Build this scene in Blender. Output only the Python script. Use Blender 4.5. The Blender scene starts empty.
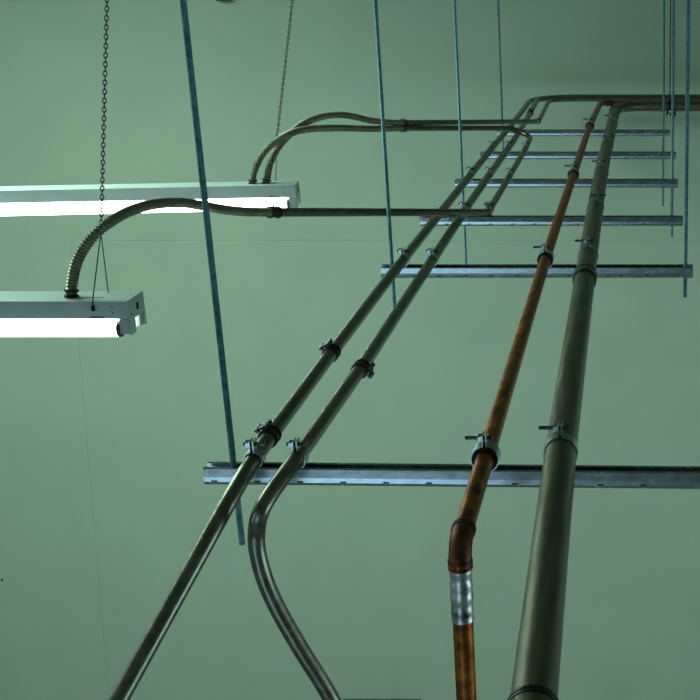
import bpy, bmesh, math, random
from mathutils import Vector, Matrix, Quaternion
random.seed(7)
sc = bpy.context.scene
COL = sc.collection

# ------------------------------------------------------------------ camera numbers
F = 1233.0
PPX = 640.0
TILT = math.radians(17.77)
SP, CP = math.sin(TILT), math.cos(TILT)

def W(px, py, d):
    """point of the room seen at (px, py) with axial distance d (camera at the origin)"""
    r = (px - PPX) / F * d
    u = (350.0 - py) / F * d
    return Vector((r, d * CP + u * SP, -d * SP + u * CP))

def DY(Yd, Z):            # axial distance of a point at room coordinate Y, Z
    return Yd * CP - Z * SP

def YD(d, Z):             # room Y of a point at height Z with axial distance d
    return (d + Z * SP) / CP

# ------------------------------------------------------------------ materials
def new_mat(name):
    m = bpy.data.materials.new(name)
    m.use_nodes = True
    nt = m.node_tree
    return m, nt, nt.nodes['Principled BSDF']

def metal(name, c1, c2, rough, metallic=0.9, scale=18.0, bump=0.0, stretch=None, lo=0.35, hi=0.65, rvar=0.12):
    m, nt, b = new_mat(name)
    tc = nt.nodes.new('ShaderNodeTexCoord')
    mp = nt.nodes.new('ShaderNodeMapping')
    if stretch: mp.inputs['Scale'].default_value = stretch
    n = nt.nodes.new('ShaderNodeTexNoise')
    n.inputs['Scale'].default_value = scale
    n.inputs['Detail'].default_value = 5
    r = nt.nodes.new('ShaderNodeValToRGB')
    r.color_ramp.elements[0].position = lo
    r.color_ramp.elements[1].position = hi
    r.color_ramp.elements[0].color = (*c1, 1)
    r.color_ramp.elements[1].color = (*c2, 1)
    nt.links.new(tc.outputs['Object'], mp.inputs['Vector'])
    nt.links.new(mp.outputs['Vector'], n.inputs['Vector'])
    nt.links.new(n.outputs['Fac'], r.inputs['Fac'])
    nt.links.new(r.outputs['Color'], b.inputs['Base Color'])
    mr = nt.nodes.new('ShaderNodeMapRange')
    mr.inputs['To Min'].default_value = max(0.05, rough - rvar)
    mr.inputs['To Max'].default_value = rough + rvar
    nt.links.new(n.outputs['Fac'], mr.inputs['Value'])
    nt.links.new(mr.outputs['Result'], b.inputs['Roughness'])
    b.inputs['Metallic'].default_value = metallic
    if bump:
        bp = nt.nodes.new('ShaderNodeBump')
        bp.inputs['Strength'].default_value = bump
        bp.inputs['Distance'].default_value = 0.002
        nt.links.new(n.outputs['Fac'], bp.inputs['Height'])
        nt.links.new(bp.outputs['Normal'], b.inputs['Normal'])
    return m

M = {}
M['conduit'] = metal('conduit_steel', (0.165, 0.172, 0.125), (0.255, 0.262, 0.20), 0.33, 0.85, 9, 0.05, (6, 1, 6))
M['fat'] = metal('fat_conduit_steel', (0.14, 0.145, 0.095), (0.24, 0.245, 0.165), 0.42, 0.8, 8, 0.05, (7, 0.7, 7))
M['flex'] = metal('flex_steel', (0.25, 0.255, 0.17), (0.36, 0.365, 0.25), 0.48, 0.75, 30)
M['strut'] = metal('zinc_strut', (0.40, 0.48, 0.52), (0.56, 0.64, 0.68), 0.26, 0.95, 40, 0.03, (1, 2, 2), rvar=0.05)
M['rod'] = metal('zinc_rod', (0.10, 0.25, 0.30), (0.19, 0.40, 0.47), 0.42, 0.45, 60)
M['zinc'] = metal('zinc_hardware', (0.36, 0.42, 0.42), (0.58, 0.64, 0.64), 0.30, 0.95, 60)
M['dark'] = metal('dark_steel', (0.03, 0.032, 0.028), (0.07, 0.075, 0.06), 0.42, 0.7, 40)
M['bolt'] = metal('bolt_steel', (0.05, 0.06, 0.055), (0.16, 0.19, 0.18), 0.4, 0.8, 60)
M['copper'] = metal('aged_copper', (0.11, 0.034, 0.009), (0.70, 0.22, 0.035), 0.40, 0.8, 22, 0.08, (1.6, 1, 1.6), 0.30, 0.72)
M['solder'] = metal('solder_tinned', (0.10, 0.07, 0.05), (0.60, 0.62, 0.61), 0.36, 0.85, 38, 0.25, None, 0.30, 0.5)
M['flux'] = metal('scorched_copper', (0.05, 0.022, 0.012), (0.30, 0.10, 0.03), 0.5, 0.7, 34, 0.2, None, 0.35, 0.75)
M['rubber'] = metal('black_rubber', (0.008, 0.008, 0.007), (0.016, 0.016, 0.014), 0.7, 0.0, 30)
M['enamel'] = metal('white_enamel', (0.58, 0.75, 0.68), (0.64, 0.81, 0.74), 0.42, 0.0, 8)
M['enamel_top'] = M['enamel']
M['socket'] = metal('lampholder', (0.70, 0.74, 0.70), (0.76, 0.80, 0.76), 0.5, 0.0, 10)
M['chain'] = metal('chain_steel', (0.08, 0.085, 0.065), (0.22, 0.235, 0.19), 0.4, 0.85, 80)
M['hole'] = metal('dark_hole', (0.010, 0.012, 0.010), (0.014, 0.016, 0.013), 0.9, 0.0, 10)
M['cabinet'] = metal('cabinet_paint', (0.05, 0.07, 0.055), (0.13, 0.15, 0.12), 0.6, 0.0, 9)
M['bright'] = metal('near_white', (0.93, 0.95, 0.95), (0.96, 0.97, 0.97), 0.25, 0.0, 10)

def paint(name, c, var=0.03, rough=0.75, scale=1.4):
    m, nt, b = new_mat(name)
    tc = nt.nodes.new('ShaderNodeTexCoord')
    n = nt.nodes.new('ShaderNodeTexNoise')
    n.inputs['Scale'].default_value = scale
    n.inputs['Detail'].default_value = 4
    n2 = nt.nodes.new('ShaderNodeTexNoise')
    n2.inputs['Scale'].default_value = 60
    n2.inputs['Detail'].default_value = 3
    r = nt.nodes.new('ShaderNodeValToRGB')
    r.color_ramp.elements[0].position = 0.3
    r.color_ramp.elements[1].position = 0.7
    r.color_ramp.elements[0].color = (*[v * (1 - var) for v in c], 1)
    r.color_ramp.elements[1].color = (*[v * (1 + var) for v in c], 1)
    bp = nt.nodes.new('ShaderNodeBump')
    bp.inputs['Strength'].default_value = 0.12
    bp.inputs['Distance'].default_value = 0.004
    nt.links.new(tc.outputs['Object'], n.inputs['Vector'])
    nt.links.new(tc.outputs['Object'], n2.inputs['Vector'])
    nt.links.new(n.outputs['Fac'], r.inputs['Fac'])
    nt.links.new(r.outputs['Color'], b.inputs['Base Color'])
    nt.links.new(n2.outputs['Fac'], bp.inputs['Height'])
    nt.links.new(bp.outputs['Normal'], b.inputs['Normal'])
    b.inputs['Roughness'].default_value = rough
    return m
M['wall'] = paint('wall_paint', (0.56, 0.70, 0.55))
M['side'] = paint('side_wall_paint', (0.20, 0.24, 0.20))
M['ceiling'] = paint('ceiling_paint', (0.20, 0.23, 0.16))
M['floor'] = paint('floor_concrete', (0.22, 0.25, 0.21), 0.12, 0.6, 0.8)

def tube_mat():
    m, nt, b = new_mat('fluorescent_tube')
    b.inputs['Base Color'].default_value = (0.9, 0.95, 0.92, 1)
    b.inputs['Emission Color'].default_value = (0.93, 1.0, 0.96, 1)
    b.inputs['Emission Strength'].default_value = 9.0
    return m
M['tube'] = tube_mat()

# ------------------------------------------------------------------ object helpers
def obj(name, bm, mat, parent=None, smooth=True, angle=None):
    me = bpy.data.meshes.new(name)
    bmesh.ops.recalc_face_normals(bm, faces=bm.faces[:])
    bm.to_mesh(me); bm.free()
    if smooth:
        me.polygons.foreach_set('use_smooth', [True] * len(me.polygons))
        me.set_sharp_from_angle(angle=math.radians(angle if angle else 40))
    o = bpy.data.objects.new(name, me)
    COL.objects.link(o)
    me.materials.append(mat)
    if parent:
        o.parent = parent
    return o

def tag(o, label, cat, group=None):
    o['label'] = label; o['category'] = cat
    if group: o['group'] = group
    return o

def thing(name, label, cat, loc=(0, 0, 0), rot=(0, 0, 0), group=None):
    o = bpy.data.objects.new(name, None)
    o.empty_display_size = 0.05
    COL.objects.link(o)
    o.location = loc; o.rotation_euler = rot
    return tag(o, label, cat, group)

def struct(name, bm, mat):
    o = obj(name, bm, mat, None, False)
    o['kind'] = 'structure'
    return o

def box(bm, x0, x1, y0, y1, z0, z1, bevel=0.0):
    r = bmesh.ops.create_cube(bm, size=1.0)
    vs = r['verts']
    bmesh.ops.scale(bm, vec=(abs(x1 - x0), abs(y1 - y0), abs(z1 - z0)), verts=vs)
    bmesh.ops.translate(bm, vec=((x0 + x1) / 2, (y0 + y1) / 2, (z0 + z1) / 2), verts=vs)
    if bevel:
        es = list({e for v in vs for e in v.link_edges})
        bmesh.ops.bevel(bm, geom=es, offset=bevel, segments=2, affect='EDGES', profile=0.5)

def resample(pts, step):
    out = [pts[0].copy()]
    for a, b in zip(pts[:-1], pts[1:]):
        n = max(1, int(math.ceil((b - a).length / step)))
        for i in range(1, n + 1):
            out.append(a.lerp(b, i / n))
    return out

def fillet(pts, radii):
    """rounds the inner corners of a polyline; radii is one number or one per inner corner"""
    out = [pts[0].copy()]
    for i in range(1, len(pts) - 1):
        r = radii if not isinstance(radii, (list, tuple)) else radii[i - 1]
        p, a, b = pts[i], pts[i - 1], pts[i + 1]
        d1 = (a - p).normalized(); d2 = (b - p).normalized()
        ang = d1.angle(d2)
        if r <= 0 or ang > math.pi - 0.02:
            out.append(p.copy()); continue
        t = r / math.tan(ang / 2)
        t = min(t, 0.49 * (a - p).length if i > 1 else 0.95 * (a - p).length, 0.49 * (b - p).length if i < len(pts) - 2 else 0.95 * (b - p).length)
        r2 = t * math.tan(ang / 2)
        bis = (d1 + d2).normalized()
        c = p + bis * (r2 / math.sin(ang / 2))
        s, e = p + d1 * t, p + d2 * t
        v0, v1 = s - c, e - c
        tot = v0.angle(v1)
        n = max(3, int(tot / 0.09))
        ax = v0.cross(v1).normalized()
        for k in range(n + 1):
            out.append(c + Quaternion(ax, tot * k / n) @ v0)
    out.append(pts[-1].copy())
    return out

def spline(pts, n=14):
    """Catmull-Rom through the points"""
    P = [pts[0] * 2 - pts[1]] + list(pts) + [pts[-1] * 2 - pts[-2]]
    out = []
    for i in range(1, len(P) - 2):
        a, b, c, d = P[i - 1], P[i], P[i + 1], P[i + 2]
        for k in range(n):
            t = k / n
            out.append(0.5 * ((2 * b) + (c - a) * t + (2 * a - 5 * b + 4 * c - d) * t * t + (3 * b - a - 3 * c + d) * t ** 3))
    out.append(P[-2].copy())
    return out

def tube(bm, pts, r, seg=16, radfun=None, cap=True):
    n = len(pts)
    T = []
    for i in range(n):
        a = pts[max(0, i - 1)]; b = pts[min(n - 1, i + 1)]
        T.append((b - a).normalized())
    up = Vector((0, 0, 1)) if abs(T[0].z) < 0.9 else Vector((1, 0, 0))
    u = (up - T[0] * up.dot(T[0])).normalized()
    rings = []
    s = 0.0
    for i in range(n):
        if i:
            q = T[i - 1].rotation_difference(T[i])
            u = q @ u
            u = (u - T[i] * u.dot(T[i])).normalized()
            s += (pts[i] - pts[i - 1]).length
        v = T[i].cross(u)
        rr = radfun(s) if radfun else r
        rings.append([bm.verts.new(pts[i] + (u * math.cos(2 * math.pi * k / seg) + v * math.sin(2 * math.pi * k / seg)) * rr) for k in range(seg)])
    for i in range(n - 1):
        A, B = rings[i], rings[i + 1]
        for k in range(seg):
            bm.faces.new((A[k], A[(k + 1) % seg], B[(k + 1) % seg], B[k]))
    if cap:
        bm.faces.new(rings[0][::-1]); bm.faces.new(rings[-1])

def hexnut(bm, c, axis, r, h, sides=6, rot=0.0):
    axis = Vector(axis).normalized()
    q = Vector((0, 0, 1)).rotation_difference(axis)
    lo, hi = [], []
    for k in range(sides):
        a = 2 * math.pi * k / sides + rot
        p = Vector((math.cos(a) * r, math.sin(a) * r, 0))
        lo.append(bm.verts.new(Vector(c) + q @ (p + Vector((0, 0, -h / 2)))))
        hi.append(bm.verts.new(Vector(c) + q @ (p + Vector((0, 0, h / 2)))))
    bm.faces.new(lo[::-1]); bm.faces.new(hi)
    for k in range(sides):
        bm.faces.new((lo[k], lo[(k + 1) % sides], hi[(k + 1) % sides], hi[k]))

def prism(bm, poly, axis, a0, a1):
    """extrudes a 2-D outline along x ('x': poly is y,z) or y ('y': poly is x,z)"""
    def mk(p, a):
        return (a, p[0], p[1]) if axis == 'x' else (p[0], a, p[1])
    A = [bm.verts.new(mk(p, a0)) for p in poly]
    B = [bm.verts.new(mk(p, a1)) for p in poly]
    bm.faces.new(A[::-1]); bm.faces.new(B)
    n = len(poly)
    for k in range(n):
        bm.faces.new((A[k], A[(k + 1) % n], B[(k + 1) % n], B[k]))

def strip(bm, pts, th, axis_half):
    """band of thickness th along a 2-D line (x,z), width along y"""
    n = len(pts)
    L, R = [], []
    for i in range(n):
        a = Vector(pts[max(0, i - 1)]); b = Vector(pts[min(n - 1, i + 1)])
        t = (b - a).normalized(); nn = Vector((-t.y, t.x))
        p = Vector(pts[i])
        L.append(p + nn * th / 2); R.append(p - nn * th / 2)
    prism(bm, [tuple(p) for p in L] + [tuple(p) for p in reversed(R)], 'y', -axis_half, axis_half)

# ------------------------------------------------------------------ room
YW = 10.80          # far wall
XL, XR, YF, ZC, ZF = -6.5, 6.0, -5.0, 0.95, -8.6
def w2wall(px, py):
    k = (350 - py) / F
    Z = YW * (k * CP - SP) / (CP + k * SP)
    d = DY(YW, Z)
    return (px - PPX) / F * d, Z
bm = bmesh.new()
jx0, jz = w2wall(71, 241)
jx1, jz1 = w2wall(96, 540)
sl = (jx1 - jx0) / (jz1 - jz)
g = 0.008
def xs(z): return jx0 + sl * (z - jz)
T = 0.10
def slab(bm, quad, y0, y1):
    A = [bm.verts.new((x, y0, z)) for x, z in quad]
    B = [bm.verts.new((x, y1, z)) for x, z in quad]
    bm.faces.new(A); bm.faces.new(B[::-1])
    for k in range(4):
        bm.faces.new((A[k], B[k], B[(k + 1) % 4], A[(k + 1) % 4]))
slab(bm, [(XL, ZF), (XR, ZF), (XR, ZC), (XL, ZC)], YW + 0.006, YW + T)
slab(bm, [(XL, jz + g), (XR, jz + g), (XR, ZC), (XL, ZC)], YW, YW + 0.006)
slab(bm, [(xs(ZF) + g, ZF), (XR, ZF), (XR, jz - g), (xs(jz) + g, jz - g)], YW, YW + 0.006)
slab(bm, [(XL, ZF), (xs(ZF) - g, ZF), (xs(jz) - g, jz + g), (XL, jz + g)], YW, YW + 0.006)
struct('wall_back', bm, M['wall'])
def side_wall(name, x0, x1, xw, ya, yb, za, zb, wname, n):
    bm = bmesh.new()
    box(bm, x0, x1, YF, ya, ZF, ZC); box(bm, x0, x1, yb, YW, ZF, ZC)
    box(bm, x0, x1, ya, yb, ZF, za); box(bm, x0, x1, ya, yb, zb, ZC)
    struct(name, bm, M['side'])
    bm = bmesh.new()
    for k in range(n + 1):
        y = ya + (yb - ya) * k / n
        box(bm, xw - 0.02, xw + 0.02, y - 0.03, y + 0.03, za, zb)
    for z in (za + 0.03, zb - 0.03):
        box(bm, xw - 0.019, xw + 0.019, ya, yb, z - 0.03, z + 0.03)
    struct(wname, bm, M['enamel'])
L0, L1, Q0, Q1 = -3.0, -1.1, -4.2, -1.6
side_wall('wall_left', XL - T, XL, XL - 0.05, -1.2, 1.2, L0, L1, 'added_window_3', 2)  # unseen window added for a blue streak on the bent conduit
side_wall('wall_right', XR, XR + T, XR + 0.05, 0.0, 4.0, Q0, Q1, 'added_window_4', 3)  # unseen window added to brighten the fixture end plate
bm = bmesh.new(); box(bm, XL, XR, YF, YW, ZF - T, ZF); struct('floor', bm, M['floor'])
K0, K1, KY0, KY1 = -5.8, -3.2, 4.0, 7.2        # added skylight opening, out of view, made to light the far wall
bm = bmesh.new()
box(bm, XL, K0, YF, YW, ZC, ZC + T); box(bm, K1, XR, YF, YW, ZC, ZC + T)
box(bm, K0, K1, YF, KY0, ZC, ZC + T); box(bm, K0, K1, KY1, YW, ZC, ZC + T)
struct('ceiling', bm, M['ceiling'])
bm = bmesh.new()
for k in range(5):
    x = K0 + (K1 - K0) * k / 4
    box(bm, x - 0.025, x + 0.025, KY0, KY1, ZC + 0.11, ZC + 0.16)
for y in (KY0 + 0.025, KY1 - 0.025):
    box(bm, K0, K1, y - 0.025, y + 0.025, ZC + 0.111, ZC + 0.159)
struct('added_skylight', bm, M['enamel'])
WX0, WX1, WZ0, WZ1 = -4.6, -1.3, -5.0, -2.2
bm = bmesh.new()
box(bm, XL, WX0, YF - T, YF, ZF, ZC); box(bm, WX1, XR, YF - T, YF, ZF, ZC)
box(bm, WX0, WX1, YF - T, YF, ZF, WZ0); box(bm, WX0, WX1, YF - T, YF, WZ1, ZC)
struct('wall_front', bm, M['side'])
bm = bmesh.new()
for k in range(4):
    x = WX0 + (WX1 - WX0) * k / 3
    box(bm, x - 0.03, x + 0.03, YF - 0.08, YF - 0.03, WZ0, WZ1)
for z in (WZ0 + 0.03, WZ1 - 0.03):
    box(bm, WX0, WX1, YF - 0.079, YF - 0.031, z - 0.03, z + 0.03)
struct('window_1', bm, M['enamel'])

# ------------------------------------------------------------------ strut channels
ZT = -1.141           # top of every strut
H = 0.041
ORD = ['first', 'second', 'third', 'fourth', 'fifth', 'sixth']
SD = [2.88, 4.75, 5.645, 6.575, 7.49, 8.436]      # axial distance of the lower front edge
ENDS = [(204.5, None), (381, 693), (420, 683), (455, 678), (480, 676), (497, 670)]
SY = []               # centre line of each strut
SX = []
for d in SD:
    SY.append(YD(d, ZT - H) + 0.0205)
def channel(L):
    bm = bmesh.new()
    w, t, lip, inn = 0.0205, 0.0026, 0.0095, 0.007
    prof = [(-w, -H), (w, -H), (w, 0), (w - lip, 0), (w - lip, -inn), (w - lip + t, -inn), (w - lip + t, -t), (w - t, -t),
            (w - t, -H + t), (-w + t, -H + t), (-w + t, -t), (-w + lip - t, -t), (-w + lip - t, -inn), (-w + lip, -inn), (-w + lip, 0), (-w, 0)]
    # build the open channel from walls so that every face stays convex
    parts = [[(-w + 0.0022, -H), (w, -H), (w, -H + t), (-w + 0.0022, -H + t)],
             [(-w + 0.0022, -H), (-w + t + 0.0022, -H), (-w + t, -H + 0.007), (-w, -H + 0.007)],
             [(-w, -H + 0.007), (-w + t, -H + 0.007), (-w + t, -0.022), (-w, -0.022)],
             [(-w, -0.022), (-w + t, -0.022), (-w + 0.0034 + t, -0.0026), (-w + 0.0034, -t)],
             [(w - t, -H + t), (w, -H + t), (w, -t), (w - t, -t)],
             [(-w + 0.0034, -t), (-w + lip, -t), (-w + lip, 0), (-w + 0.0045, 0)],
             [(w - lip, -t), (w, -t), (w, 0), (w - lip, 0)],
             [(-w + lip - t, -inn), (-w + lip, -inn), (-w + lip, -t), (-w + lip - t, -t)],
             [(w - lip, -inn), (w - lip + t, -inn), (w - lip + t, -t), (w - lip, -t)]]
    for p in parts:
        prism(bm, p, 'x', 0, L)
    bmesh.ops.remove_doubles(bm, verts=bm.verts[:], dist=0.0001)
    return bm
STRUT_LABEL = [
    'long zinc strut channel under the copper elbow, first and largest of the rack',
    'zinc strut channel second from the copper elbow, its long stub rods below both ends',
    'zinc strut channel third from the copper elbow, just under the sideways conduit elbow',
    'zinc strut channel fourth from the copper elbow, crossed by three small conduits',
    'zinc strut channel fifth from the copper elbow, between two rod-hung struts',
    'zinc strut channel sixth from the copper elbow, shortest looking and close to the wall bends']
for i in range(6):
    a, b = ENDS[i]
    x0 = (a - PPX) / F * SD[i]
    x1 = (b - PPX) / F * SD[i] if b else x0 + 1.205
    SX.append((x0, x1))
    tilt = ((0, 0.0104, 0), (math.radians(7), 0, 0))[i] if i < 2 else (0, 0, 0)
    t = thing('strut_channel', STRUT_LABEL[i], 'strut', (x0, SY[i], ZT + (0.0040, -0.0030, 0, 0, 0, 0)[i]), tilt, 'strut channels of the rack')
    obj('channel', channel(x1 - x0), M['strut'], t, True, 30)
    if i < 3:
        nn = int((x1 - x0 - 0.02) / 0.1)
        for k in range(nn):
            x = 0.018 + k * 0.1
            pm = bmesh.new()
            box(pm, x, x + 0.014, -0.0209, -0.0203, -0.0335, -0.0300)
            obj('punched_slot', pm, M['hole'], t, False)

# ------------------------------------------------------------------ threaded rods
def rod_mesh(z0, z1, r=0.0078, pitch=0.0045):
    bm = bmesh.new()
    n = int((z1 - z0) / (pitch / 2))
    pts = [Vector((0, 0, z0 + (z1 - z0) * k / n)) for k in range(n + 1)]
    cnt = [0]
    def rf(s):
        cnt[0] += 1
        return r if cnt[0] % 2 else r * 0.86
    tube(bm, pts, r, 10, rf)
    return bm
def zrod(px_y, Y):
    k = (350 - px_y) / F
    return Y * (k * CP - SP) / (CP + k * SP)
RODS = [(0, 233.8, 544, 'thick threaded rod through the end of the first strut from the copper elbow'),
        (1, 392, 308, 'threaded rod through the conduit end of the second strut from the copper elbow'),
        (1, 685.5, 297, 'threaded rod through the end of the second strut beside the fat conduit'),
        (3, 462.3, 266, 'thin threaded rod crossing the fixture conduits, through the fourth strut from the copper elbow'),
        (3, 672.2, 237, 'thin threaded rod on the fat conduit side of the fourth strut, passing behind the third'),
        (5, 502.5, 156, 'thinnest threaded rod, reaching the sixth strut at its small conduit end'),
        (5, 663.5, 206, 'thinnest threaded rod, reaching the sixth strut on the fat conduit side')]
for i, px, yb, lab in RODS:
    d = DY(SY[i], ZT)
    x = (px - PPX) / F * d
    zb = zrod(yb, SY[i])
    t = thing('threaded_rod', lab, 'rod', (x, SY[i], 0), (0, 0, 0), 'threaded hanger rods')
    obj('rod', rod_mesh(zb, ZC), M['rod'], t, True, 20)
    b = bmesh.new()
    hexnut(b, (0, 0, ZT - H - 0.0050), (0, 0, 1), 0.0130, 0.009)
    obj('nut', b, M['zinc'], t, False)
    b = bmesh.new()
    hexnut(b, (0, 0, ZT - 0.0125), (0, 0, 1), 0.0150, 0.010)
    obj('nut', b, M['bolt'], t, False)

# ------------------------------------------------------------------ pipes
R1, R3, RB, RC = 0.0192, 0.0160, 0.0372, 0.0210
Z1 = ZT + R1 + 0.001; Z3 = ZT + R3 + 0.001; ZB = ZT + RB + 0.001; ZCU = ZT + RC + 0.004
ZEMT = ZT + 2 * R1 + R3 + 0.003
def P(X, d, Z): return Vector((X, YD(d, Z), Z))

def collar(bm, c, axis, r, L, flange=0.004, seg=20):
    axis = Vector(axis).normalized()
    prof = [(-L / 2, r), (-L / 2, r + flange), (-L / 2 + 0.006, r + flange), (-L / 2 + 0.007, r + flange * .4), (L / 2 - 0.007, r + flange * .4), (L / 2 - 0.006, r + flange), (L / 2, r + flange), (L / 2, r)]
    q = Vector((0, 0, 1)).rotation_difference(axis)
    rings = []
    for s, rr in prof:
        rings.append([bm.verts.new(Vector(c) + q @ Vector((math.cos(2 * math.pi * k / seg) * rr, math.sin(2 * math.pi * k / seg) * rr, s))) for k in range(seg)])
    for A, B in zip(rings[:-1], rings[1:]):
        for k in range(seg):
            bm.faces.new((A[k], A[(k + 1) % seg], B[(k + 1) % seg], B[k]))

def split_coupling(parent, c, axis, r, side):
    """two-piece collar with a pair of bolts on one side (side = unit vector)"""
    b = bmesh.new()
    collar(b, c, axis, r, 0.036, 0.0055)
    o = obj('coupling', b, M['dark'], parent, True, 30)
    axis = Vector(axis).normalized(); side = Vector(side); side = (side - axis * side.dot(axis)).normalized()
    tg = axis.cross(side)
    b = bmesh.new()
    for s in (-0.011, 0.011):
        p = Vector(c) + side * (r + 0.011) + axis * s
        tube(b, [p - tg * 0.020, p + tg * 0.020], 0.004, 8)
        hexnut(b, p - tg * 0.013, tg, 0.0078, 0.007); hexnut(b, p + tg * 0.013, tg, 0.0078, 0.007)
    obj('bolt', b, M['bolt'], o, False)

def path_obj(name, pts, r, mat, parent, seg=20):
    b = bmesh.new()
    tube(b, pts, r, seg)
    return obj(name, b, mat, parent, True, 60)

# outer small conduit
c1 = thing('metal_conduit', 'small steel conduit on the outer rack edge, straight until it passes the first strut', 'conduit', (0, 0, 0), (0, 0, 0), 'small steel conduits')
a = W(119, 700, 2.55); k0 = P(-0.900, 2.80, Z1 - 0.003)
far = P(-0.885, 10.22, Z1)
pts = [k0 + (a - k0) * 1.9, k0, P(-0.902, 2.98, Z1 + 0.003), P(-0.912, 3.64, Z1), P(-0.914, 4.8, Z1), P(-0.906, 6.77, Z1), P(-0.900, 7.7, Z1), P(-0.890, 8.5, Z1), far, Vector((3.2, far.y, Z1))]
path_obj('pipe', fillet(pts, [0.5, 0, 0, 0, 0, 0, 0, 0.35]), R1, M['conduit'], c1)
split_coupling(c1, P(-0.9025, 3.005, Z1 + 0.003), (0, 1, 0), R1, (-0.5, 0, 1))
split_coupling(c1, P(-0.912, 3.645, Z1), (0, 1, 0), R1, (-0.6, 0, 1))
# inner small conduit
c2 = thing('metal_conduit', 'small steel conduit that bends downward in front of the first strut', 'conduit', (0, 0, 0), (0, 0, 0), 'small steel conduits')
far = P(-0.84, 10.14, Z1)
down = W(330, 700, 3.05); bend = W(250, 522, 2.70)
b2 = W(255, 560, 2.74)
pts = [down + (down - b2) * 0.9, down, b2.lerp(bend, .3), P(-0.806, 2.80, Z1), P(-0.800, 2.95, Z1 + 0.002), P(-0.794, 3.54, Z1), P(-0.801, 4.8, Z1), P(-0.807, 5.82, Z1), P(-0.805, 6.77, Z1), P(-0.800, 7.74, Z1), P(-0.815, 9.1, Z1), far, Vector((3.2, far.y, Z1))]
def from_px(*q): return [W(*p) for p in q]
low = spline(from_px((372, 782, 2.93), (332, 700, 2.865), (299, 646, 2.826), (273.5, 600, 2.796), (260.5, 565, 2.775), (256.5, 535, 2.755), (263.5, 506, 2.735)) + [P(-0.8025, 2.83, Z1 + 0.002), P(-0.800, 2.95, Z1 + 0.002)], 10)
path_obj('pipe', low[:-1] + fillet(pts[4:], [0, 0, 0, 0, 0, 0, 0.22]), R1, M['conduit'], c2)
split_coupling(c2, P(-0.794, 3.505, Z1), (0, 1, 0), R1, (1, 0, -0.15))
split_coupling(c2, P(-0.816, 9.15, Z1), (0, 1, 0), R1, (0.3, 0, 1))

# conduit that joins the two light fixtures
c3 = thing('metal_conduit', 'small steel conduit joining both light fixtures through two sideways bends', 'conduit', (0, 0, 0), (0, 0, 0), 'small steel conduits')
ea = W(273, 212.3, 4.30); eb = W(462, 213.2, 5.49); ed = W(486, 212.5, 5.62)
X3 = -0.696
c3c = P(-0.700, 8.10, ZEMT); c3d = P(X3 + 0.002, 7.6, Z3)
fe = W(403, 128.3, 6.75)
pts = [ea, P(X3, 5.63, Z3 + 0.004), P(X3, 5.9, Z3), P(X3, 7.42, Z3), P(-0.690, 8.10, ZEMT), fe]
path_obj('pipe', fillet(pts, [0.06, 0, 0.2, 0.40]), R3, M['conduit'], c3)
b = bmesh.new(); collar(b, P(X3, 5.70, Z3), (0, 1, 0), R3, 0.05, 0.004); obj('coupling', b, M['conduit'], c3, True, 30)
# conduit from the far fixture to the wall
c4 = thing('metal_conduit', 'small steel conduit from the far fixture, turning toward the wall at a tight elbow', 'conduit', (0, 0, 0), (0, 0, 0), 'small steel conduits')
be = W(403, 123.0, 6.75)
X4 = -0.715
far = P(-0.738, 10.05, Z3)
e1 = P(X4, 8.42, ZEMT)
pts = [be, e1, P(X4 - 0.004, 8.8, Z3), far, Vector((3.2, far.y, Z3))]
path_obj('pipe', fillet(pts, [0.14, 0.2, 0.16]), R3, M['conduit'], c4)
b = bmesh.new(); collar(b, P(X4 - 0.002, 8.66, Z3 + 0.012), (0, 1, -.1), R3, 0.05, 0.005); obj('coupling', b, M['dark'], c4, True, 30)

# fat conduit
cb = thing('large_conduit', 'fat grey steel conduit running beside the copper pipe, thickest pipe of the rack', 'conduit')
XB = -0.183
farB = P(XB, 9.42, ZB)
pts = [P(-0.155, 1.35, ZB), P(-0.166, 1.95, ZB), P(-0.1755, 2.4, ZB), P(-0.185, 2.9, ZB), P(-0.194, 3.95, ZB), P(-0.200, 4.8, ZB), P(-0.206, 6.0, ZB), P(-0.205, 6.9, ZB), P(-0.193, 8.3, ZB), farB, Vector((3.2, farB.y, ZB))]
path_obj('pipe', fillet(pts, [0, 0, 0, 0, 0, 0, 0, 0, 0.22]), RB, M['fat'], cb, 32)
def sleeve(parent, c, axis, r, L, mat):
    b = bmesh.new()
    axis = Vector(axis).normalized()
    q = Vector((0, 0, 1)).rotation_difference(axis)
    rings = []
    for s, rr in ((-L / 2, r), (-L / 2, r + .0035), (-L / 2 + .002, r + .0042), (L / 2 - .002, r + .0042), (L / 2, r + .0035), (L / 2, r)):
        rings.append([b.verts.new(Vector(c) + q @ Vector((math.cos(2 * math.pi * k / 32) * rr, math.sin(2 * math.pi * k / 32) * rr, s))) for k in range(32)])
    for A, B in zip(rings[:-1], rings[1:]):
        for k in range(32):
            b.faces.new((A[k], A[(k + 1) % 32], B[(k + 1) % 32], B[k]))
    o = obj('coupling', b, mat, parent, True, 30)
    for e in (-1, 1):
        b = bmesh.new(); collar(b, Vector(c) + axis * e * (L / 2 - 0.003), axis, r + .003, 0.016, 0.0025, 32)
        obj('ring', b, M['dark'], o, True, 30)
    return o
sleeve(cb, P(-0.164, 1.843, ZB), (0, 1, 0), RB, 0.10, M['fat'])
sleeve(cb, P(-0.1975, 4.42, ZB), (0, 1, 0), RB, 0.075, M['fat'])
sleeve(cb, P(-0.186, 9.13, ZB), (0, 1, 0), RB, 0.06, M['fat'])

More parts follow.
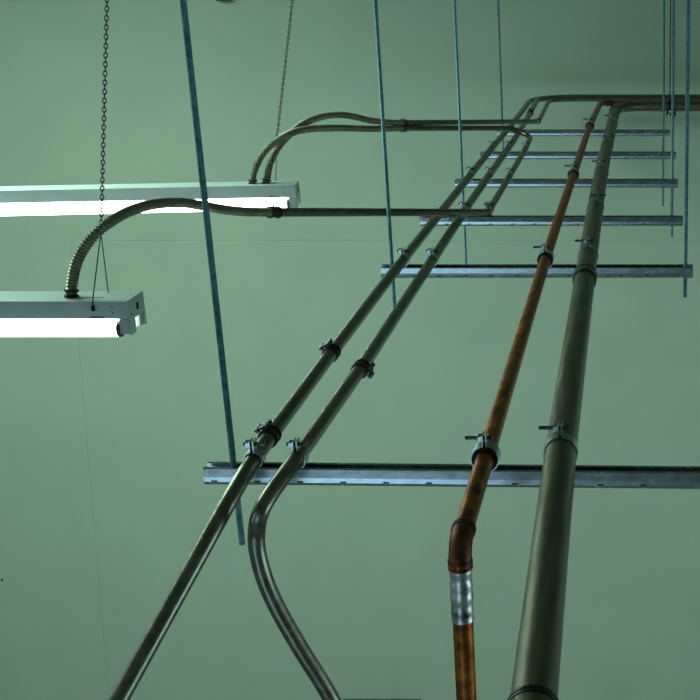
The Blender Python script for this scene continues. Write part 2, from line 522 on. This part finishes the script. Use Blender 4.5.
# copper pipe
cc = thing('copper_pipe', 'brown copper pipe with a soldered elbow dropping downward in front of the first strut', 'pipe')
el = W(459.5, 545, 2.455)
el.x = -0.3595
el.z = ZCU
p_in = P(-0.3605, 2.9, ZCU)
farC = P(-0.312, 9.74, ZCU)
dn = Vector((-0.3595, el.y - 0.005, ZCU - 0.056))
pts = [dn, el, p_in, P(-0.364, 4.79, ZCU), P(-0.355, 6.63, ZCU), P(-0.344, 8.49, ZCU), farC, Vector((3.2, farC.y, ZCU))]
path_obj('pipe', fillet(pts, [0.05, 0, 0, 0, 0, 0.04]), RC, M['copper'], cc, 24)
# elbow fitting, tinned length, lower pipe
v_dn = Vector((0.0, -0.02, -1)).normalized()
up_dir = (p_in - el).normalized()
ef = fillet([el + v_dn * 0.048, el, el + up_dir * 0.062], [0.045])
e_o = path_obj('elbow', ef, RC + 0.0025, M['flux'], cc, 24)
for s, c_, ax in ((1, el + up_dir * 0.060, up_dir), (1, el + v_dn * 0.044, v_dn)):
    b = bmesh.new(); collar(b, c_, ax, RC, 0.018, 0.0042, 24); obj('rim', b, M['flux'], e_o, True, 30)
s0 = el + v_dn * 0.046; s1 = el + v_dn * 0.168
def wob(s): return RC + 0.0018 + 0.0012 * math.sin(s * 160) * math.sin(s * 61)
b = bmesh.new(); tube(b, resample([s0, s1], 0.006), RC, 24, wob); obj('solder_sleeve', b, M['solder'], cc, True, 60)
path_obj('lower_pipe', [s1 - v_dn * 0.01, el + v_dn * 1.6], RC, M['copper'], cc, 24)
b = bmesh.new(); collar(b, farC + Vector((0.075, 0, 0)), (1, 0, 0), RC, 0.05, 0.005, 20); obj('elbow_rim', b, M['dark'], cc, True, 30)

# ------------------------------------------------------------------ strap clamps on the struts
def strap_clamp(X, i, r, zc, kind, sgn, label, dy=0.0, rot=0.0):
    t = thing('pipe_clamp', label, 'clamp', (X, SY[i] + dy, ZT), (0, 0, rot), 'strap clamps on the struts')
    z = zc - ZT
    gap = {'copper': 0.010, 'fat': 0.001, 'small': 0.001}[kind]
    R = r + gap + 0.0013
    ear = {'copper': 0.026, 'fat': 0.034, 'small': 0.026}[kind]
    half = {'copper': 0.018, 'fat': 0.017, 'small': 0.015}[kind]
    for s in (-1, 1):
        pts = [(s * 0.0085, -0.012), (s * 0.0085, 0.0)]
        a0 = -math.pi / 2 + math.asin(min(0.95, 0.0085 / R)) + 0.25
        a1 = math.pi / 2 - 0.0045 / R
        n = 16
        for k in range(n + 1):
            a = a0 + (a1 - a0) * k / n
            pts.append((s * R * math.cos(a), z + R * math.sin(a)))
        pts.append((s * 0.0042, z + R + 0.006)); pts.append((s * 0.0042, z + R + ear))
        b = bmesh.new(); strip(b, pts, 0.0024, half)
        obj('strap', b, M['zinc'], t, True, 35)
    if kind == 'copper':
        b = bmesh.new(); collar(b, (0, 0, z), (0, 1, 0), r, 0.042, gap * 0.96, 24)
        obj('rubber_cushion', b, M['rubber'], t, True, 30)
    zb = z + R + ear * 0.58
    lo, hi = {'copper': (-0.046, 0.015), 'fat': (-0.050, 0.018), 'small': (-0.022, 0.024)}[kind]
    b = bmesh.new()
    xs_ = sorted((lo * sgn, hi * sgn))
    tube(b, [Vector((xs_[0], 0, zb)), Vector((xs_[1], 0, zb))], 0.0045, 10)
    hexnut(b, (hi * sgn, 0, zb), (1, 0, 0), 0.0085, 0.007)
    o = obj('bolt', b, M['bolt'], t, False)
    b = bmesh.new(); hexnut(b, (-0.0105 * sgn, 0, zb), (1, 0, 0), 0.0105, 0.010)
    obj('nut', b, M['zinc'], t, False)
    return t
def lab(what, i): return 'zinc strap clamp holding the %s on the %s strut from the copper elbow' % (what, ORD[i])
for i, X in ((0, -0.901), (1, -0.912), (3, -0.906), (4, -0.900)):
    strap_clamp(X, i, R1, Z1, 'small', 1, lab('outer small conduit', i))
for i, X in ((0, -0.800), (1, -0.801), (2, -0.807), (3, -0.805), (4, -0.801)):
    strap_clamp(X, i, R1, Z1, 'small', 1, lab('downward-bent small conduit', i))
for i, X in ((2, X3), (3, X3), (4, X3)):
    strap_clamp(X, i, R3, Z3, 'small', 1, lab('fixture-joining conduit', i), dy=0.03 if i == 2 else 0.0)
for i, X in ((0, -0.3605), (1, -0.364), (3, -0.355), (5, -0.3435)):
    strap_clamp(X, i, RC, ZCU, 'copper', 1, 'cushioned strap clamp holding the copper pipe on the %s strut from its elbow' % ORD[i])
for i, s, X in ((0, 1, -0.185), (1, 1, -0.200), (2, -1, -0.204), (3, 1, -0.206), (4, -1, -0.200), (5, 1, -0.192)):
    strap_clamp(X, i, RB, ZB, 'fat', s, lab('fat conduit', i))

# ------------------------------------------------------------------ flexible conduits
def flex(name, pts, r, label, end_r, conn_to):
    t = thing(name, label, 'conduit', (0, 0, 0), (0, 0, 0), 'flexible fixture conduits')
    sp = spline(pts, 20)
    pitch = 0.0105
    # even spacing
    L = [0]
    for a, b_ in zip(sp[:-1], sp[1:]): L.append(L[-1] + (b_ - a).length)
    n = int(L[-1] / (pitch / 6)); out = []; j = 0
    for k in range(n + 1):
        s = L[-1] * k / n
        while j < len(L) - 2 and L[j + 1] < s: j += 1
        out.append(sp[j].lerp(sp[j + 1], (s - L[j]) / max(1e-9, L[j + 1] - L[j])))
    b = bmesh.new()
    cnt = [-1]
    prof = (1.14, 1.14, 1.0, 0.84, 0.84, 1.0)
    def rib(s):
        cnt[0] += 1
        return r * prof[cnt[0] % 6]
    tube(b, out, r, 12, rib)
    obj('corrugated_tube', b, M['flex'], t, True, 35)
    ax = (out[-1] - out[-12]).normalized()
    b = bmesh.new(); collar(b, out[-1] + ax * 0.004, ax, end_r, 0.045, 0.0055, 16)
    cpl = obj('connector', b, M['dark'], t, True, 30)
    b = bmesh.new(); hexnut(b, out[-1] + ax * 0.006 + Vector((0, 0, 0.021)), (0, 0, 1), 0.0045, 0.008); obj('screw', b, M['bolt'], cpl, False)
    ax = (out[10] - out[0]).normalized()
    b = bmesh.new(); collar(b, out[0] + ax * 0.010, ax, r * 0.9, 0.022, 0.007, 16)
    obj('end_fitting', b, M['dark'], t, True, 30)
    return t
flex('flexible_conduit', from_px((71.5, 296.5, 3.55), (72, 284, 3.54), (76.5, 263, 3.51), (87, 244, 3.49), (100, 229.5, 3.49), (116, 218.4, 3.54), (134, 209.6, 3.62), (155, 204, 3.72), (180, 202.6, 3.85), (204, 206, 3.98), (224, 209.6, 4.08), (246, 211.7, 4.18), (273, 212.3, 4.30)),
     0.0142, 'flexible steel conduit arching from the near fixture behind the thick rod', R3, ea)
flex('flexible_conduit', from_px((252.5, 184.5, 5.31), (254, 172, 5.30), (262, 155, 5.28), (275, 142, 5.29), (291, 133.2, 5.37), (310, 129.0, 5.53), (340, 128.0, 5.90), (371, 128.8, 6.28), (403, 128.3, 6.75)),
     0.0142, 'lower flexible steel conduit of the pair arching off the far fixture', R3, fe)
flex('flexible_conduit', from_px((266, 184, 5.32), (269.5, 166, 5.315), (278, 147.5, 5.335), (291, 133, 5.46), (306.6, 122.2, 5.62), (324, 116.2, 5.83), (340, 114.8, 5.96), (355, 116.8, 6.12), (374, 121.0, 6.36), (403, 123.0, 6.75)),
     0.0142, 'upper flexible steel conduit of the pair, with the taller hump off the far fixture', R3, be)

# ------------------------------------------------------------------ light fixtures
FZ = -0.937; FW = 0.112; FH = 0.052; FL = 2.44
def fixture(loc, rz, label):
    """right end at the origin, front top edge along -x, body towards +y"""
    t = thing('fluorescent_fixture', label, 'light fixture', loc, (0, 0, rz), 'hanging strip lights')
    b = bmesh.new()
    prism(b, [(0, 0), (FW, 0), (FW, -FH), (FW - .012, -FH - .004), (0.012, -FH - .004), (0, -FH)], 'x', -FL + 0.002, -0.002)
    obj('channel_body', b, M['enamel'], t, True, 25)
    for e, x in ((0, 0.0), (1, -FL)):
        b = bmesh.new()
        x0, x1 = (x - 0.0018, x + 0.0012) if e == 0 else (x - 0.0012, x + 0.0018)
        box(b, x0, x1, -0.0015, FW + 0.0015, -FH - 0.006, 0.0015)
        box(b, x0, x1, -0.0015, 0.036, -0.100, -FH - 0.006)
        box(b, x0, x1, FW - 0.012, FW + 0.0015, -0.100, -FH - 0.006)
        p = obj('end_plate', b, M['enamel'], t, False)
        if e == 0:
            b = bmesh.new(); box(b, 0.0010, 0.0022, 0.056, 0.070, -0.040, -0.020, 0.0); obj('knockout', b, M['hole'], p, False)
            b = bmesh.new(); box(b, 0.0010, 0.0020, 0.014, 0.019, -0.045, -0.040); box(b, 0.0010, 0.0020, 0.036, 0.046, -0.073, -0.058) if False else None
            obj('screw', b, M['hole'], p, False)
    TR = 0.0235
    for y in (0.017, FW - 0.017):
        b = bmesh.new()
        tube(b, [Vector((-FL + 0.035, y, -0.0855)), Vector((-0.038, y, -0.0855))], TR, 20)
        tb = obj('lamp_tube', b, M['tube'], t, True, 60)
        for x in (-0.036, -FL + 0.033):
            b = bmesh.new(); tube(b, [Vector((x - 0.004, y, -0.0855)), Vector((x + 0.004, y, -0.0855))], TR * 1.02, 20)
            obj('tube_cap', b, M['bolt'], tb, True, 40)
        for x0, x1 in ((-0.032, -0.003), (-FL + 0.003, -FL + 0.029)):
            b = bmesh.new(); box(b, x0, x1, y - 0.0165, y + 0.0165, -0.098, -FH - 0.002, 0.003)
            obj('lampholder', b, M['socket'], t, True, 40)
    # small stampings near the end
    for q in ((-0.047, -0.043, -0.0006, 0.0006, -0.018, -0.014), (-0.047, -0.043, -0.0006, 0.0006, -0.036, -0.032),
              (-0.11, -0.07, -0.0006, 0.0006, -0.048, -0.045), (-0.145, -0.085, 0.042, 0.046, -0.0004, 0.0006), (-0.180, -0.160, 0.028, 0.031, -0.0004, 0.0006)):
        b = bmesh.new(); box(b, *q)
        obj('stamped_slot', b, M['hole'], t, False)
    return t
fl1 = Vector(((127 - PPX) / F * 3.5, YD(3.5, FZ), FZ))
fixture(fl1, 0.0, 'white twin-tube strip light closer to the camera, with one flexible conduit entering its top')
fl2 = Vector(((294.8 - PPX) / F * 5.27, YD(5.27, FZ), FZ))
fixture(fl2, math.radians(6.6), 'white twin-tube strip light farther off, with two flexible conduits entering its top')

# ------------------------------------------------------------------ chains
def chain(apex, top, front, rear, label):
    t = thing('hanging_chain', label, 'chain', (0, 0, 0), (0, 0, 0), 'fixture chains')
    ax = (top - apex).normalized()
    pitch = 0.0125
    n = int((top - apex).length / pitch)
    q = Vector((0, 0, 1)).rotation_difference(ax)
    b = bmesh.new()
    for k in range(n + 1):
        c = apex + ax * (pitch * k + 0.009)
        ang = (k % 2) * math.pi / 2 + 0.35
        pts = []
        for s in range(11):
            a = 2 * math.pi * s / 10
            p = Vector((math.cos(a) * 0.0048, 0, math.sin(a) * 0.0082))
            p = Quaternion((0, 0, 1), ang) @ p
            pts.append(c + q @ p)
        tube(b, pts, 0.0018, 5, None, False)
    obj('links', b, M['chain'], t, True, 60)
    b = bmesh.new()
    def wire(e, out):
        tube(b, [apex + Vector((0, 0, 0.004)), e, e + Vector((0, 0, -0.012)), e + out + Vector((0, 0, -0.014))], 0.0017, 6)
    wire(front, Vector((0, 0.006, 0))); wire(rear, Vector((0, 0, -0.002)))
    hexnut(b, apex + Vector((0, 0, 0.003)), (0, 1, 0), 0.007, 0.006, 10)
    obj('v_hanger', b, M['bolt'], t, True, 40)
    b = bmesh.new(); box(b, front.x - 0.004, front.x + 0.004, front.y - 0.003, front.y + 0.004, front.z - 0.022, front.z - 0.008)
    obj('hook_tab', b, M['hole'], t, False)
def up_to_ceiling(a, b):
    return a + (b - a) * ((ZC - a.z) / (b.z - a.z))
apex = W(101, 234, 3.555)
Yc = apex.y
zt = zrod(0, Yc); pt = Vector(((107 - PPX) / F * DY(Yc, zt), Yc, zt))
fr = W(92.3, 303.5, 3.497); rr = W(108.5, 294, 3.59); rr.z = FZ + 0.004
chain(apex, up_to_ceiling(apex, pt), fr, rr, 'steel chain with a wire V holding the near fixture, thicker looking chain')
apex = W(277, 137.5, 5.395)
Yc = apex.y
zt = zrod(0, Yc); pt = Vector(((292.5 - PPX) / F * DY(Yc, zt), Yc, zt))
fr = W(269, 186, 5.283); rr = W(276, 182.3, 5.37); rr.z = FZ + 0.004
chain(apex, up_to_ceiling(apex, pt), fr, rr, 'thin looking steel chain holding the far fixture behind its flexible conduits')

# ------------------------------------------------------------------ hanger of the wall pipes
dH = 9.46
hx = (669.7 - PPX) / F * dH
t = thing('pipe_hanger', 'dark band hanger on a thin rod, gripping the fat conduit by the wall', 'hanger', (hx, farB.y, 0))
obj('rod', rod_mesh(ZB + RB + 0.02, ZC, 0.005), M['bolt'], t, True, 20)
b = bmesh.new(); collar(b, (0, 0, ZB), (1, 0, 0), RB, 0.030, 0.006, 24)
obj('band', b, M['dark'], t, True, 30)
b = bmesh.new(); box(b, -0.012, 0.012, -0.018, 0.018, ZB + RB + 0.004, ZB + RB + 0.03, 0.003); obj('yoke', b, M['dark'], t, False)
b = bmesh.new(); box(b, -0.028, 0.046, -0.062, -0.028, ZB - RB - 0.030, ZB - RB + 0.026, 0.003); obj('clamp_foot', b, M['dark'], t, False)
b = bmesh.new()
for x, z in ((-0.001, 0.004), (-0.008, -0.022)):
    bmesh.ops.create_uvsphere(b, u_segments=12, v_segments=8, radius=0.009, matrix=Matrix.Translation((x, -0.066, ZB - RB + z)))
obj('white_cap', b, M['bright'], t, True, 60)  # two small near-white caps on the clamp foot

# ------------------------------------------------------------------ small things on the far wall
cx0, cz = w2wall(343, 696.5); cx1, _ = w2wall(421, 697.5)
t = thing('wall_cabinet', 'dark cabinet on the far wall, only its top edge showing beside the bent conduit', 'cabinet', ((cx0 + cx1) / 2, YW - 0.16, ZF))
hw = (cx1 - cx0) / 2; ht = cz - ZF - 0.02
b = bmesh.new(); box(b, -hw, hw, -0.14, 0.155, 0, ht, 0.01); obj('body', b, M['cabinet'], t, False)
for s in (-1, 1):
    b = bmesh.new(); box(b, s * hw * 0.5 - hw * 0.48, s * hw * 0.5 + hw * 0.48, -0.158, -0.14, 0.06, ht - 0.04, 0.004); dd = obj('door', b, M['cabinet'], t, False)
    b = bmesh.new(); box(b, -s * 0.03 - 0.008 + s * 0.08, -s * 0.03 + 0.008 + s * 0.08, -0.175, -0.158, ht * 0.5 - 0.06, ht * 0.5 + 0.06, 0.003); obj('handle', b, M['bolt'], dd, False)
sx, sz = w2wall(2.2, 579.5)
b = bmesh.new(); tube(b, [Vector((sx, YW - 0.010, sz)), Vector((sx, YW, sz))], 0.010, 12)
tag(obj('wall_screw', b, M['hole'], None, True, 40), 'tiny black screw head alone on the pale wall', 'screw')
jx, jzz = w2wall(226, 0.5)
t = thing('junction_box', 'small dark box high on the wall, cut by the top of the photo', 'box', (jx, YW, jzz))
b = bmesh.new(); box(b, -0.055, 0.055, -0.06, 0, 0.0, 0.11, 0.006); obj('body', b, M['dark'], t, False)
b = bmesh.new(); box(b, -0.06, 0.06, -0.066, -0.06, -0.003, 0.115, 0.002); obj('cover', b, M['dark'], t, False)

# ------------------------------------------------------------------ light
def area(name, loc, rot, sx, sy, energy, col):
    l = bpy.data.lights.new(name, 'AREA')
    l.shape = 'RECTANGLE'; l.size = sx; l.size_y = sy; l.energy = energy; l.color = col
    o = bpy.data.objects.new(name, l); COL.objects.link(o)
    o.location = loc; o.rotation_euler = rot
    return o
# daylight through the window behind the camera (faces +y)
area('window_and_fill_light', ((WX0 + WX1) / 2, YF - 0.15, (WZ0 + WZ1) / 2), (math.radians(90), 0, 0), WX1 - WX0, WZ1 - WZ0, 60, (0.46, 0.76, 1.0))
area('window_and_fill_light', (XL - 0.15, 0.0, (L0 + L1) / 2), (0, math.radians(-90), 0), L1 - L0, 2.4, 14, (0.46, 0.76, 1.0))  # added fill behind the left window, for pipe highlights
area('window_and_fill_light', (XR + 0.15, 2.0, (Q0 + Q1) / 2), (0, math.radians(90), 0), Q1 - Q0, 4.0, 110, (0.62, 0.90, 1.0))  # added fill behind the right window, lifts the end plate and pipe sides
# fill light above the added skylight, brightens the far wall (faces down)
area('added_skylight_fill', ((K0 + K1) / 2, (KY0 + KY1) / 2, ZC + 0.20), (0, 0, 0), K1 - K0, KY1 - KY0, 310, (0.72, 1.0, 0.84))
# the other strip lights of the room, out of frame, facing down
for y in (1.4, -0.6, -2.6):
    area('strip_lamp', (-2.8, y, -1.02), (0, 0, 0), 2.4, 0.12, 18, (0.80, 1.0, 0.86))
for y in (9.0, 6.6, 3.4):
    area('strip_lamp', (3.4, y, -1.02), (0, 0, 0), 2.4, 0.12, 26, (0.80, 1.0, 0.86))

w = bpy.data.worlds.new('World'); sc.world = w
w.use_nodes = True
bg = w.node_tree.nodes['Background']
bg.inputs['Color'].default_value = (0.62, 0.80, 0.90, 1)
bg.inputs['Strength'].default_value = 0.6

cam = bpy.data.cameras.new('Camera')
co = bpy.data.objects.new('Camera', cam); COL.objects.link(co)
cam.sensor_width = 36.0
cam.lens = 36.0 * F / 700.0
cam.shift_x = (350.0 - PPX) / 700.0
cam.clip_start = 0.05
co.location = (0, 0, 0)
co.rotation_euler = (math.radians(90) - TILT, 0, 0)
sc.camera = co
sc.view_settings.view_transform = 'Standard'
sc.view_settings.look = 'None'
sc.view_settings.exposure = 0.0
sc.view_settings.gamma = 1.0
sc.view_settings.use_curve_mapping = False
